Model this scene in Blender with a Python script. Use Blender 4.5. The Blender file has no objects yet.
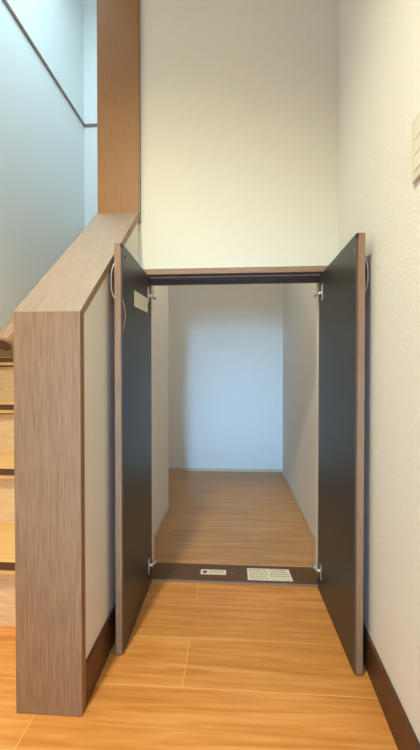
import bpy, bmesh, math, random
from mathutils import Vector, Matrix
random.seed(4)
S = bpy.context.scene
C = S.collection
PI = math.pi

# ------------------------------------------------------------ materials
def rgb(r, g, b):
    f = lambda c: (c/255/12.92) if c/255 <= .04045 else ((c/255+.055)/1.055)**2.4
    return (f(r), f(g), f(b), 1)

def new_mat(name, col, rough=.6, metal=0, spec=.5):
    m = bpy.data.materials.new(name); m.use_nodes = True
    b = m.node_tree.nodes['Principled BSDF']
    b.inputs['Base Color'].default_value = col
    b.inputs['Roughness'].default_value = rough
    b.inputs['Metallic'].default_value = metal
    b.inputs['Specular IOR Level'].default_value = spec
    return m

def N(m, t, **kw):
    n = m.node_tree.nodes.new(t)
    for k, v in kw.items(): setattr(n, k, v)
    return n
def L(m, a, b): m.node_tree.links.new(a, b)
def bsdf(m): return m.node_tree.nodes['Principled BSDF']

def coords(m, scale):
    tc = N(m, 'ShaderNodeTexCoord'); mp = N(m, 'ShaderNodeMapping')
    mp.inputs['Scale'].default_value = scale
    L(m, tc.outputs['Object'], mp.inputs['Vector'])
    return mp.outputs['Vector']

def ramp(m, fac, stops):
    r = N(m, 'ShaderNodeValToRGB'); e = r.color_ramp.elements
    while len(e) < len(stops): e.new(.5)
    for el, (p, c) in zip(e, stops): el.position = p; el.color = c
    L(m, fac, r.inputs['Fac']); return r.outputs['Color']

def wood(name, dark, light, scale=(40, 40, 3), rough=.5, bump=.15, spec=.5):
    """streaky grain; the small number in scale is the grain direction"""
    m = new_mat(name, light, rough, spec=spec)
    n = N(m, 'ShaderNodeTexNoise'); n.inputs['Scale'].default_value = 3; n.inputs['Detail'].default_value = 6
    n.inputs['Roughness'].default_value = .65
    L(m, coords(m, scale), n.inputs['Vector'])
    L(m, ramp(m, n.outputs['Fac'], [(.3, dark), (.7, light)]), bsdf(m).inputs['Base Color'])
    b = N(m, 'ShaderNodeBump'); b.inputs['Strength'].default_value = bump; b.inputs['Distance'].default_value = .002
    L(m, n.outputs['Fac'], b.inputs['Height']); L(m, b.outputs['Normal'], bsdf(m).inputs['Normal'])
    return m

def wallpaper(name, col, scale=(260, 260, 420), strength=.35, dist=.002):
    m = new_mat(name, col, .85, spec=.25)
    n = N(m, 'ShaderNodeTexNoise'); n.inputs['Scale'].default_value = 1; n.inputs['Detail'].default_value = 4
    L(m, coords(m, scale), n.inputs['Vector'])
    d = tuple(c*.955 for c in col[:3]) + (1,)
    L(m, ramp(m, n.outputs['Fac'], [(.35, d), (.6, col)]), bsdf(m).inputs['Base Color'])
    b = N(m, 'ShaderNodeBump'); b.inputs['Strength'].default_value = strength; b.inputs['Distance'].default_value = dist
    L(m, n.outputs['Fac'], b.inputs['Height']); L(m, b.outputs['Normal'], bsdf(m).inputs['Normal'])
    return m

def floor_mat(name, oy, ox, c0, c1, c2, cj):
    m = new_mat(name, rgb(200, 150, 95), .42, spec=.4)
    tc = N(m, 'ShaderNodeTexCoord')
    mp = N(m, 'ShaderNodeMapping'); mp.inputs['Location'].default_value = (ox, oy, 0)
    L(m, tc.outputs['Object'], mp.inputs['Vector'])
    br = N(m, 'ShaderNodeTexBrick')
    br.offset = .37; br.offset_frequency = 2
    br.inputs['Scale'].default_value = 1
    br.inputs['Brick Width'].default_value = .9; br.inputs['Row Height'].default_value = .165
    br.inputs['Mortar Size'].default_value = .0013; br.inputs['Mortar Smooth'].default_value = .3
    br.inputs['Bias'].default_value = 0
    br.inputs['Color1'].default_value = (0, 0, 0, 1); br.inputs['Color2'].default_value = (1, 1, 1, 1)
    br.inputs['Mortar'].default_value = (.5, .5, .5, 1)
    L(m, mp.outputs['Vector'], br.inputs['Vector'])
    # grain
    n = N(m, 'ShaderNodeTexNoise'); n.inputs['Scale'].default_value = 1; n.inputs['Detail'].default_value = 7
    n.inputs['Roughness'].default_value = .6; n.inputs['Distortion'].default_value = .6
    L(m, coords(m, (3.2, 55, 1)), n.inputs['Vector'])
    g = ramp(m, n.outputs['Fac'], [(.36, c0), (.5, c1), (.64, c2)])
    # per plank tone
    mx = N(m, 'ShaderNodeMix', data_type='RGBA', blend_type='MULTIPLY'); mx.inputs[0].default_value = 1
    tone = ramp(m, br.outputs['Color'], [(0, (.90, .88, .86, 1)), (1, (1.0, 1.0, 1.0, 1))])
    L(m, g, mx.inputs[6]); L(m, tone, mx.inputs[7])
    mj = N(m, 'ShaderNodeMix', data_type='RGBA'); L(m, br.outputs['Fac'], mj.inputs[0])
    L(m, mx.outputs[2], mj.inputs[6]); mj.inputs[7].default_value = cj
    L(m, mj.outputs[2], bsdf(m).inputs['Base Color'])
    b = N(m, 'ShaderNodeBump'); b.inputs['Strength'].default_value = .08; b.inputs['Distance'].default_value = .001
    L(m, n.outputs['Fac'], b.inputs['Height']); L(m, b.outputs['Normal'], bsdf(m).inputs['Normal'])
    return m

CREAM = rgb(232, 224, 200)
M = dict(
    wall=wallpaper('cream wallpaper', CREAM),
    wallr=wallpaper('coarse cream wallpaper', rgb(245, 241, 233), (170, 170, 330), .6, .003),
    white=wallpaper('white closet wallpaper', rgb(247, 245, 240), strength=.15),
    stairw=wallpaper('pale stairwell wallpaper', rgb(236, 240, 236), strength=.15),
    ceil=new_mat('ceiling paper', rgb(235, 232, 224), .9),
    floor=floor_mat('hall floor planks', -1.008 + .165*20, .12, rgb(214, 136, 64), rgb(228, 152, 76), rgb(238, 168, 92), rgb(238, 180, 116)),
    cfloor=floor_mat('closet floor planks', -1.59 + .165*20, .45, rgb(196, 142, 88), rgb(208, 156, 102), rgb(220, 170, 116), rgb(230, 186, 134)),
    taupe=wood('taupe woodgrain vertical', rgb(124, 90, 60), rgb(163, 124, 88), (120, 120, 5), .5),
    taupes=wood('taupe woodgrain sloped', rgb(140, 114, 90), rgb(160, 134, 108), (75, 4, 4), .5, .08),
    warm=wood('warm brown woodgrain', rgb(138, 92, 46), rgb(166, 116, 60), (120, 120, 5), .5),
    taupeh=wood('taupe woodgrain horizontal', rgb(138, 103, 74), rgb(172, 134, 99), (3.5, 75, 75), .5),
    edge=wood('door edge band', rgb(128, 92, 66), rgb(160, 118, 86), (60, 60, 3), .4),
    dark=wood('dark brown baseboard wood', rgb(78, 46, 28), rgb(100, 62, 38), (4, 3, 60), .45),
    darkin=new_mat('dark rebate', rgb(52, 38, 32), .6),
    inner=new_mat('charcoal door lining', rgb(51, 49, 45), .38, spec=.5),
    sill=wood('dark threshold wood', rgb(92, 58, 34), rgb(112, 74, 44), (4, 60, 60), .45),
    lip=new_mat('threshold lip', rgb(150, 118, 92), .4),
    tread=wood('stair oak', rgb(226, 170, 98), rgb(244, 198, 128), (4, 60, 60), .4),
    riser=wood('stair riser maple', rgb(232, 190, 136), rgb(248, 216, 168), (4, 60, 30), .45),
    nosing=new_mat('dark nosing', rgb(95, 58, 36), .5),
    rail=wood('handrail wood', rgb(140, 100, 68), rgb(180, 138, 98), (50, 3, 3), .35),
    steel=new_mat('satin steel', rgb(150, 145, 138), .3, 1),
    brass=new_mat('pale satin handle', rgb(206, 192, 168), .35, 1),
    nickel=new_mat('nickel hinge', rgb(215, 212, 205), .35, .8),
    black=new_mat('black plug', rgb(18, 16, 15), .5),
    seal=new_mat('grey seal strip', rgb(128, 120, 112), .6),
    paper=new_mat('cream label paper', rgb(246, 236, 212), .7),
    ink=new_mat('grey print', rgb(120, 104, 84), .8),
    ink2=new_mat('pale print', rgb(192, 176, 146), .8),
    ink3=new_mat('faint print', rgb(222, 208, 178), .8),
    trim=new_mat('grey brown trim', rgb(136, 118, 102), .5),
    lightbase=new_mat('pale baseboard', rgb(214, 204, 186), .5),
    plate=new_mat('ivory switch plastic', rgb(232, 224, 206), .4),
    plate2=new_mat('ivory rocker plastic', rgb(238, 231, 214), .35),
)

# ------------------------------------------------------------ mesh helpers
def box(bm, x0, x1, y0, y1, z0, z1):
    vs = [bm.verts.new((x, y, z)) for x in (x0, x1) for y in (y0, y1) for z in (z0, z1)]
    for f in ((0, 1, 3, 2), (4, 6, 7, 5), (0, 4, 5, 1), (2, 3, 7, 6), (0, 2, 6, 4), (1, 5, 7, 3)):
        bm.faces.new([vs[i] for i in f])
    return vs

def prism(bm, pts, axis, a, b):
    """polygon pts (2D in the two other axes) extruded along axis a..b"""
    def mk(p, t):
        q = list(p); q.insert(axis, t); return bm.verts.new(q)
    A = [mk(p, a) for p in pts]; B = [mk(p, b) for p in pts]
    n = len(pts)
    bm.faces.new(A); bm.faces.new(B[::-1])
    for i in range(n): bm.faces.new([A[i], B[i], B[(i+1) % n], A[(i+1) % n]])

def tube(bm, path, r, seg=12, cap=True):
    path = [Vector(p) for p in path]; rings = []
    up = None
    for i, p in enumerate(path):
        t = (path[min(i+1, len(path)-1)] - path[max(i-1, 0)]).normalized()
        if up is None:
            up = t.orthogonal().normalized()
        up = (up - t*up.dot(t)).normalized(); s = t.cross(up)
        rr = r[i] if isinstance(r, (list, tuple)) else r
        rings.append([bm.verts.new(p + rr*(math.cos(a)*up + math.sin(a)*s)) for a in [2*PI*k/seg for k in range(seg)]])
    for a, b in zip(rings, rings[1:]):
        for k in range(seg): bm.faces.new([a[k], a[(k+1) % seg], b[(k+1) % seg], b[k]])
    if cap: bm.faces.new(rings[0][::-1]); bm.faces.new(rings[-1])

def obj(name, bm, mat, parent=None, bevel=0, smooth=False, origin=None):
    bmesh.ops.recalc_face_normals(bm, faces=bm.faces)
    if origin is None:
        o = Vector((0, 0, 0))
    else: o = Vector(origin)
    if parent is not None: o = Vector((0, 0, 0))
    if o.length: bmesh.ops.translate(bm, verts=bm.verts, vec=-o)
    me = bpy.data.meshes.new(name); bm.to_mesh(me); bm.free()
    if smooth:
        for p in me.polygons: p.use_smooth = True
    ob = bpy.data.objects.new(name, me); C.objects.link(ob); me.materials.append(mat)
    ob.location = o
    if bevel:
        b = ob.modifiers.new('bevel', 'BEVEL'); b.width = bevel; b.segments = 2; b.limit_method = 'ANGLE'
    if parent is not None: ob.parent = parent
    return ob

def obox(name, mat, parent, x0, x1, y0, y1, z0, z1, bevel=0):
    bm = bmesh.new(); box(bm, x0, x1, y0, y1, z0, z1)
    return obj(name, bm, mat, parent, bevel)

def struct(name, bm, mat, label=None, parent=None):
    o = obj(name, bm, mat, parent)
    if parent is None: o['kind'] = 'structure'
    if label: o['label'] = label
    return o
def sbox(name, mat, *a, label=None, parent=None):
    bm = bmesh.new(); box(bm, *a); return struct(name, bm, mat, label, parent)

def thing(name, label, cat, group=None, loc=(0, 0, 0)):
    o = bpy.data.objects.new(name, None); C.objects.link(o); o.location = loc
    o.empty_display_size = .05
    o['label'] = label; o['category'] = cat
    if group: o['group'] = group
    return o
def attach(child, root):
    """keep the child's world place when its root Empty is not at the origin"""
    child.parent = root; child.location = Vector(child.location) - Vector(root.location)

D = 1.276          # front face of the closet wall
XL = -1.25         # stairwell left wall
SX = -.505         # stair side of the half wall
CY = 2.87          # closet back wall
def xr(y):         # right wall, slightly out of square towards the corner
    return .3515 + max(0, y-.55)*.058

# ------------------------------------------------------------ the setting
sbox('floor', M['floor'], -1.35, .6, -2.6, 1.36, -.1, 0)
sbox('floor', M['cfloor'], -.53, .6, 1.36, 2.95, -.1, 0)
sbox('floor', M['floor'], -1.35, -.53, 1.36, 3.05, -.1, 0)
bm = bmesh.new()
prism(bm, [(xr(-2.6), -2.6), (xr(.55), .55), (xr(D+.1), D+.1), (.6, D+.1), (.6, -2.6)], 2, 0, 2.4)
struct('wall_right', bm, M['wallr'])
bm = bmesh.new()
t = .009
prism(bm, [(xr(-2.6), -2.6), (xr(.55), .55), (xr(D), D-.03), (xr(D)-t, D-.03), (xr(.55)-t, .55), (xr(-2.6)-t, -2.6)], 2, 0, .093)
struct('baseboard_right', bm, M['dark'])
# wall with the opening
FX0, FX1 = -.322, .352          # rough opening
bm = bmesh.new()
box(bm, -.36, xr(D)+.0, D, 1.36, 1.192, 2.4)
box(bm, -.372, FX0, D, 1.36, 0, 1.192)
box(bm, FX1, xr(D), D, 1.36, 0, 1.192)
struct('wall_front', bm, M['wall'])
# closet shell
bm = bmesh.new(); prism(bm, [(.405, 1.36), (.438, CY), (.6, CY), (.6, 1.36)], 2, 0, 2.3)
struct('wall_closet_right', bm, M['white'])
bm = bmesh.new()
box(bm, -.50, -.372, D, 2.03, 0, 4.6)
box(bm, -.527, -.50, 2.03, 2.87, 2.3, 4.6); box(bm, -.527, -.50, 1.6, 2.03, 0, 4.6)
struct('wall_partition', bm, M['white'])
sbox('wall_closet_left', M['white'], -.5385, -.5285, 2.0, CY, 0, 2.3)
sbox('wall_closet_back', M['white'], -.54, .6, CY, CY+.06, 0, 2.3)
sbox('ceiling', M['ceil'], -.372, .6, 1.36, CY, 2.3, 2.36)
sbox('baseboard_closet_back', M['lightbase'], -.528, .437, CY-.006, CY, 0, .022)
bm = bmesh.new(); prism(bm, [(.399, 1.42), (.405, 1.42), (.438, CY-.006), (.432, CY-.006)], 2, 0, .02)
struct('baseboard_closet_right', bm, M['lightbase'])
sbox('baseboard_closet_left', M['lightbase'], -.372, -.366, 1.42, 2.03, 0, .02)
# stairwell
sbox('wall_left', M['stairw'], XL-.1, XL, -2.6, 3.05, 0, 4.6)
bm = bmesh.new(); box(bm, XL, -.541, 2.87, 3.05, 0, 4.6); box(bm, -.541, -.505, 2.87, 3.05, 2.36, 4.6)
struct('wall_stairwell_back', bm, M['stairw'])
sbox('wall_stairwell_front', M['stairw'], XL, -.37, .56, .66, 2.4, 4.6)
sbox('wall_stairwell_right', M['stairw'], -.47, -.37, .66, D, 2.4, 4.6)
sbox('ceiling', M['ceil'], XL, -.37, .56, 3.05, 4.6, 4.68)
bm = bmesh.new(); box(bm, -.47, .6, .56, 1.36, 2.4, 2.48); box(bm, XL, .6, -2.6, .56, 2.4, 2.48)
struct('ceiling', bm, M['ceil'])
# seam moulding round the stairwell
bm = bmesh.new()
prism(bm, [(1.70, 2.848), (2.862, 2.935), (2.862, 2.953), (1.70, 2.866)], 0, XL, XL+.012)
box(bm, XL, -.53, 2.858, 2.87, 2.935, 2.953)
struct('trim_1', bm, M['trim'])

# ------------------------------------------------------------ half wall beside the stairs
hw = thing('stair_balustrade', 'solid half-height wall with wood-framed end and sloping brown cap', 'balustrade')
PY, PZ, TZ = .754, .934, 1.418       # front, cap start, cap end height
k = (TZ-PZ)/(D-PY)
X0, X1 = -.498, -.340
obox('end_board', M['taupe'], hw, X0, X1, PY, PY+.022, 0, PZ, .0015)
bm = bmesh.new()
prism(bm, [(PY, PZ), (D-.018, TZ-.018*k), (D-.018, TZ-.018*k-.032), (PY+.0, PZ-.032+.0)], 0, X0, X1)
bmesh.ops.transform(bm, matrix=Matrix.Identity(4), verts=bm.verts)
for v in bm.verts:                       # mitre onto the end board
    if abs(v.co.y-PY) < 1e-5 and v.co.z < PZ-.01: v.co.y = PY+.0221; v.co.z = PZ-.004
obj('sloped_cap', bm, M['taupes'], hw, .0015)
bm = bmesh.new()
prism(bm, [(PY+.022, 0), (D, 0), (D, TZ-.035), (PY+.022, PZ-.008)], 0, X0+.008, X1-.008)
obj('wall_panel', bm, M['wallr'], hw)
obox('baseboard', M['dark'], hw, X1-.008, X1-.001, PY+.022, D-.02, 0, .1)

pp = thing('wooden_post', 'tall brown wooden post above the top of the sloping cap', 'post', loc=(-.42, 1.27, TZ))
c = obox('post_face', M['warm'], None, X0, X1, D-.018, D, TZ-.02, 2.4, .0015); attach(c, pp)
c = obox('post_side', M['trim'], None, X1, X1+.003, D-.016, D-.001, TZ-.05, 2.4); attach(c, pp)

# ------------------------------------------------------------ staircase
st = thing('staircase', 'wooden staircase with dark step nosings behind the half wall', 'stairs', loc=(-.87, 1, 0))
R_, G_, Y0 = .223, .230, .991
NST = 8
for i in range(NST):
    y = Y0 + i*G_; z = (i+1)*R_
    rs = obox('riser', M['riser'], None, XL+.014, SX-.045, y+.03, y+.042, i*R_, z-.042); attach(rs, st)
    tr = obox('tread', M['tread'], None, XL+.014, SX-.045, y, min(y+G_+.042, 2.865), z-.042, z, .003); attach(tr, st)
    nb = obox('nosing_strip', M['nosing'], None, XL+.014, SX-.037, y-.0015, y+.012, z-.026, z-.002)
    nb.parent = tr; nb.location = (0, 0, 0)
    nb2 = obox('nosing_shade', M['nosing'], None, XL+.014, SX-.037, y+.026, y+.0301, z-.048, z-.042)  # dark strip standing in for the shadow under the nosing
    nb2.parent = tr; nb2.location = (0, 0, 0)
y9 = Y0+NST*G_+.02
ln = lambda y: R_ + (y-Y0)*R_/G_
for a, b, nm in ((XL+.002, XL+.013, 'wall_stringer'), (SX-.045, SX-.037, 'inner_stringer')):
    bm = bmesh.new()
    h = .030 if nm == 'wall_stringer' else .0
    ys = Y0-.07 if nm == 'wall_stringer' else Y0+.02
    prism(bm, [(ys, 0), (y9-.15, ln(y9)-.55), (2.86, ln(2.86)-.45), (2.86, ln(2.86)+h), (ys, ln(ys)+h)], 0, a, b)
    s = obj(nm, bm, M['taupes'] if nm == 'wall_stringer' else M['taupes']); attach(s, st)

bm = bmesh.new(); prism(bm, [(Y0+.02, 0), (D-.02, 0), (D-.02, ln(D-.02)), (Y0+.02, ln(Y0+.02))], 0, SX-.028, X0+.007)
obj('stair_side_skirting', bm, M['taupes'], hw)

hr = thing('handrail', 'round brown wooden handrail on the stair side of half wall', 'handrail', loc=(-.57, .9, .88))
bm = bmesh.new()
p0 = Vector((-.622, .905, .874)); dr = Vector((0, 1, .96)).normalized()
tube(bm, [p0-dr*.003, p0, p0+dr*.004, p0+dr*1.6], [.019, .024, .026, .026], 24)
c = obj('rail', bm, M['rail'], smooth=False); attach(c, hr)
m_ = c.modifiers.new('b', 'BEVEL'); m_.width = .002; m_.limit_method = 'ANGLE'; m_.angle_limit = .6
bm = bmesh.new(); tube(bm, [p0-dr*.0035, p0-dr*.0026], .0195, 24)
ec = obj('end_cap', bm, M['nosing']); attach(ec, hr)
for s in (.35, 1.2):
    bm = bmesh.new(); q = p0+dr*s
    tube(bm, [q+Vector((0, 0, -.018)), q+Vector((.03, 0, -.05)), q+Vector((.09, 0, -.055))], .006, 10)
    c = obj('bracket', bm, M['steel'], smooth=True); attach(c, hr)

# ------------------------------------------------------------ closet frame
fr = thing('closet_frame', 'brown wooden frame and dark threshold around the low cupboard opening', 'door frame', loc=(.015, 1.3, 0))
OX0, OX1, OZ = -.318, .347, 1.157
def fpart(name, mat, *a, bevel=0):
    o = obox(name, mat, None, *a, bevel); attach(o, fr); return o
hd = fpart('header', M['taupeh'], FX0-.004, FX1+.006, D-.012, D+.06, 1.171, 1.192, bevel=.001)
rb = fpart('header_rebate', M['darkin'], FX0, FX1, D+.012, D+.084, OZ, 1.171)
sl = obox('seal_strip', M['seal'], None, OX0, OX1, D+.004, D+.012, 1.1625, 1.1665); sl.parent = hd; sl.location = (0, 0, 0)
fpart('jamb', M['edge'], FX0, OX0, D-.002, D+.084, 0, 1.171)
fpart('jamb', M['edge'], OX1, FX1, D-.002, D+.084, 0, 1.171)
# inner returns (wallpapered) that close the frame to the closet walls
sbox('wall_closet_return', M['white'], -.372, FX0, 1.36, 1.42, 0, 1.3)
sbox('wall_closet_return', M['white'], FX1, .41, 1.36, 1.42, 0, 1.3)
sbox('wall_closet_return', M['white'], -.372, .41, 1.36, 1.42, 1.171, 2.3)
th = fpart('threshold', M['sill'], OX0, OX1, D+.018, 1.412, .0002, .004)
lp = fpart('threshold_lip', M['lip'], OX0, OX1, D+.007, D+.018, .0002, .0055, bevel=.001)

# stickers lying on the threshold
def threshold_label(name, x0, x1, y0, y1, skew, lines, extra=None):
    bm = bmesh.new(); z = .0042
    prism(bm, [(x0, y1), (x1-skew, y1), (x1, y0), (x0, y0)], 2, z-.0004, z)
    lab = obj(name, bm, M['paper']); attach(lab, fr)
    bm = bmesh.new()
    for (a, b, yy, h) in lines: box(bm, a, b, yy, yy+h, z, z+.0001)
    p = obj('print', bm, M['ink2']); p.parent = lab; p.location = (0, 0, 0)
    if extra:
        bm = bmesh.new(); extra(bm, z)
        q = obj('pictogram', bm, M['ink']); q.parent = lab; q.location = (0, 0, 0)
    return lab
def rows(x0, x1, y0, y1, n):
    out = []
    for i in range(n):
        yy = y0 + (y1-y0)*(i+.5)/n; x = x0
        while x < x1-.006:
            w = random.uniform(.006, .022); out.append((x, min(x+w, x1), yy, (y1-y0)/n*.45)); x += w+.003
    return out


SM = (-.118, -.016, 1.337, 1.372)
def face(bm, z):                     # small round fire-warning pictogram, plain
    tube(bm, [(-.101, 1.354, z), (-.101, 1.354, z+.0001)], .010, 20)
sm = threshold_label('warning_label', *SM, 0, rows(-.084, -.022, 1.342, 1.368, 3), face)
sm['label'] = 'small white warning label with round grey mark'
bg = threshold_label('warning_label', .069, .242, 1.309, 1.391, .004,
    rows(.076, .15, 1.314, 1.386, 6) + rows(.158, .232, 1.330, 1.386, 4) + [(.158, .234, 1.314, .0015), (.158, .234, 1.325, .0015)])
bg['label'] = 'large cream warning label with rows of fine print'
bm = bmesh.new()
for (a, b) in ((-.004, .002), (.004, .009), (.011, .018), (.020, .024)): box(bm, a, b, 1.349, 1.354, .0041, .0043)
p = obj('print', bm, M['seal']); attach(p, th) if False else None
p.parent = th; p.location = (0, 0, 0)

# ------------------------------------------------------------ the two doors
DZ0, DZ1 = .005, 1.158
def cupboard_door(label, xi, xo, y0, y1, hmat, hy, extra):
    """xi inner face, xo outer face; y0 free edge, y1 hinged edge"""
    s = 1 if xo > xi else -1
    r = thing('cupboard_door', label, 'cupboard door', 'pair of low cupboard doors', (xi, y1, 0))
    def P(name, mat, *a, bevel=0, par=r):
        a = list(a)
        if a[0] > a[1]: a[0], a[1] = a[1], a[0]
        o = obox(name, mat, None, *a, bevel)
        if par is r: attach(o, r)
        else: o.parent = par; o.location = (0, 0, 0)
        return o
    pn = P('door_panel', M['edge'], xi+s*.001, xo, y0+.0012, y1, DZ0, DZ1, bevel=.0015)
    ln_ = P('inner_lining', M['inner'], xi, xi+s*.001, y0+.004, y1-.001, DZ0+.001, DZ1-.001)
    eb = P('edge_band', M['taupe'], xi+s*.004, xo, y0, y0+.0012, DZ0, DZ1-.001)
    gr = P('edge_groove', M['darkin'], xi+s*.0015, xi+s*.0042, y0+.0005, y0+.0012, DZ0+.001, DZ1-.001)
    ca = P('corner_plug', M['black'], xi-s*.0006, xi+s*.005, y0-.0006, y0+.007, DZ1-.013, DZ1-.003)
    # bow handle
    bm = bmesh.new(); n = 18; pth = []
    zc, hl, pr_ = 1.060, .052, .0195
    for i in range(n+1):
        a = PI*i/n
        pth.append((xo+s*(pr_*math.sin(a)**.75-.0008), hy, zc-hl*math.cos(a)))
    tube(bm, pth, .0042, 10)
    h = obj('handle', bm, hmat, smooth=True); attach(h, r)
    for zz in (zc-hl, zc+hl):
        bm = bmesh.new(); tube(bm, [(xo-s*.0005, hy, zz), (xo+s*.003, hy, zz)], .0065, 16)
        f = obj('handle_foot', bm, hmat, smooth=False); f.parent = h; f.location = (0, 0, 0)
    # concealed hinges
    for zc2 in (1.088, .088):
        bm = bmesh.new()
        box(bm, min(xi, xi-s*.002), max(xi, xi-s*.002), y1-.050, y1-.030, zc2-.027, zc2+.027)
        hg = obj('hinge', bm, M['nickel'], None, .0008); attach(hg, r)
        bm = bmesh.new()
        tube(bm, [(xi-s*.001, y1-.034, zc2), (xi-s*.009, y1-.028, zc2-.002), (xi-s*.013, y1-.008, zc2-.002), (xi-s*.013, y1+.014, zc2-.002)], .0055, 8)
        ar = obj('hinge_arm', bm, M['nickel'], smooth=True); ar.parent = hg; ar.location = (0, 0, 0)
        bm = bmesh.new()
        tube(bm, [(xi-s*.0065, y1-.012, zc2), (xi-s*.020, y1-.012, zc2)], .006, 12)
        kn = obj('hinge_knuckle', bm, M['nickel'], smooth=False); kn.parent = hg; kn.location = (0, 0, 0)
        for dz in (-.02, .02):
            bm = bmesh.new(); tube(bm, [(xi-s*.0018, y1-.041, zc2+dz), (xi-s*.0032, y1-.041, zc2+dz)], .0035, 12)
            sc = obj('hinge_screw', bm, M['steel']); sc.parent = hg; sc.location = (0, 0, 0)
    for (yy, zz) in extra.get('screws', []):
        bm = bmesh.new(); tube(bm, [(xi+s*.0004, yy, zz), (xi-s*.0015, yy, zz)], .0035, 12)
        sc = obj('screw', bm, extra.get('smat', M['steel'])); attach(sc, r)
    return r

XI_L, XO_L, XI_R, XO_R = -.2995, -.3215, .3255, .3475
dl = cupboard_door('open dark-lined cupboard door with a paper label near its upper hinge, beside the half wall', XI_L, XO_L, .931, D-.003, M['brass'], .958,
                   dict(screws=[(.958, 1.127)], smat=M['black']))
dr_ = cupboard_door('open dark-lined cupboard door without a label, standing close against the textured wall', XI_R, XO_R, .903, D-.003, M['steel'], .935,
                    dict(screws=[(.914, 1.117), (.918, 1.021)]))
# paper label on the left door's lining
bm = bmesh.new()
prism(bm, [(1.050, 1.057), (1.222, 1.071), (1.222, 1.020), (1.050, 1.008)], 0, XI_L+.0001, XI_L+.0005)
lb = obj('paper_label', bm, M['paper']); attach(lb, dl); lb['label'] = 'cream printed paper label'
bm = bmesh.new()
for i in range(4):
    z = 1.018+i*.010; y = 1.06
    while y < 1.20:
        w = random.uniform(.008, .026); box(bm, XI_L+.0005, XI_L+.0006, y, y+w, z+(y-1.05)*.08, z+(y-1.05)*.08+.0035); y += w+.005
q = obj('print', bm, M['ink3']); q.parent = lb; q.location = (0, 0, 0)
# dust strip peeling off the left door's edge
bm = bmesh.new()
pth = []
for i in range(15):
    u = i/14; pth.append((XI_L+.0012+.007*math.sin(PI*u)**1.3, .9325+.003*u, 1.0-.085*u))
tube(bm, pth, .0013, 8)
pe = obj('loose_edge_strip', bm, M['edge'], smooth=True); attach(pe, dl)

# ------------------------------------------------------------ wall switch
sw = thing('light_switch', 'ivory wall switch plate high on the textured wall', 'switch', loc=(xr(.64), .64, 1.22))
ys, ye = .692, .618
def swp(name, mat, d0, d1, ya, yb, za, zb, bevel=.001, par=None):
    bm = bmesh.new()
    prism(bm, [(xr(ya)-d0, ya), (xr(yb)-d0, yb), (xr(yb)-d1, yb), (xr(ya)-d1, ya)], 2, za, zb)
    o = obj(name, bm, mat, None, bevel)
    if par is None: attach(o, sw)
    else: o.parent = par; o.location = (0, 0, 0)
    return o
pl = swp('cover_plate', M['plate'], .0002, .007, ye, ys, 1.160, 1.280, .0025)
swp('inner_frame', M['plate2'], .0065, .0076, ye+.011, ys-.012, 1.173, 1.267)
for i in range(3):
    swp('rocker', M['plate2'], .0072, .0088, ye+.014, ys-.014, 1.177+i*.0293, 1.2045+i*.0293)

# ------------------------------------------------------------ camera
cd = bpy.data.cameras.new('camera'); cam = bpy.data.objects.new('camera', cd); C.objects.link(cam)
yaw, pit = math.radians(3.4), math.radians(.8)
cam.location = (0, 0, .78)
cam.rotation_euler = (PI/2-pit, 0, yaw)
cd.sensor_fit = 'VERTICAL'; cd.sensor_height = 24; cd.lens = 24*340/750
cd.shift_y = .01166
cd.clip_start = .02
S.camera = cam

# ------------------------------------------------------------ light
def light(name, kind, loc, power, col, **kw):
    l = bpy.data.lights.new(name, kind); l.energy = power; l.color = col
    for k_, v in kw.items(): setattr(l, k_, v)
    o = bpy.data.objects.new(name, l); C.objects.link(o); o.location = loc
    return o
# assumed recessed hall downlight, out of view
light('assumed_hall_downlight', 'SPOT', (-.45, .0, 2.385), 142, (1, .98, .70), spot_size=math.radians(146), spot_blend=.8, shadow_soft_size=.05)
# assumed daylight coming down the stairwell, from an unseen source
o = light('assumed_stairwell_daylight', 'AREA', (-.60, 1.35, 3.7), 38, (.62, .83, 1), shape='RECTANGLE', size=1.2, size_y=1.2)
o.rotation_euler = Vector((-.65, 0, -1.3)).to_track_quat('-Z', 'Y').to_euler()
# assumed daylight from behind the camera, no window built; narrow beam brightens the closet
o = light('assumed_daylight_fill', 'AREA', (-.15, -2.5, .70), 3.9, (.28, .62, 1), shape='RECTANGLE', size=.22, size_y=.8, spread=math.radians(27))
o.rotation_euler = (PI/2-math.radians(2.5), 0, -math.radians(2))
# added fill light that brightens the closet walls, unseen behind the header
light('closet_fill_light', 'POINT', (.05, 1.56, 1.62), 2.9, (1, .92, .64), shadow_soft_size=.08)
w = bpy.data.worlds.new('sky'); S.world = w; w.use_nodes = True
w.node_tree.nodes['Background'].inputs['Color'].default_value = (.40, .61, 1, 1)
w.node_tree.nodes['Background'].inputs['Strength'].default_value = 2.25

S.view_settings.view_transform = 'Standard'; S.view_settings.look = 'None'
S.view_settings.exposure = 0; S.view_settings.gamma = 1; S.view_settings.use_curve_mapping = False
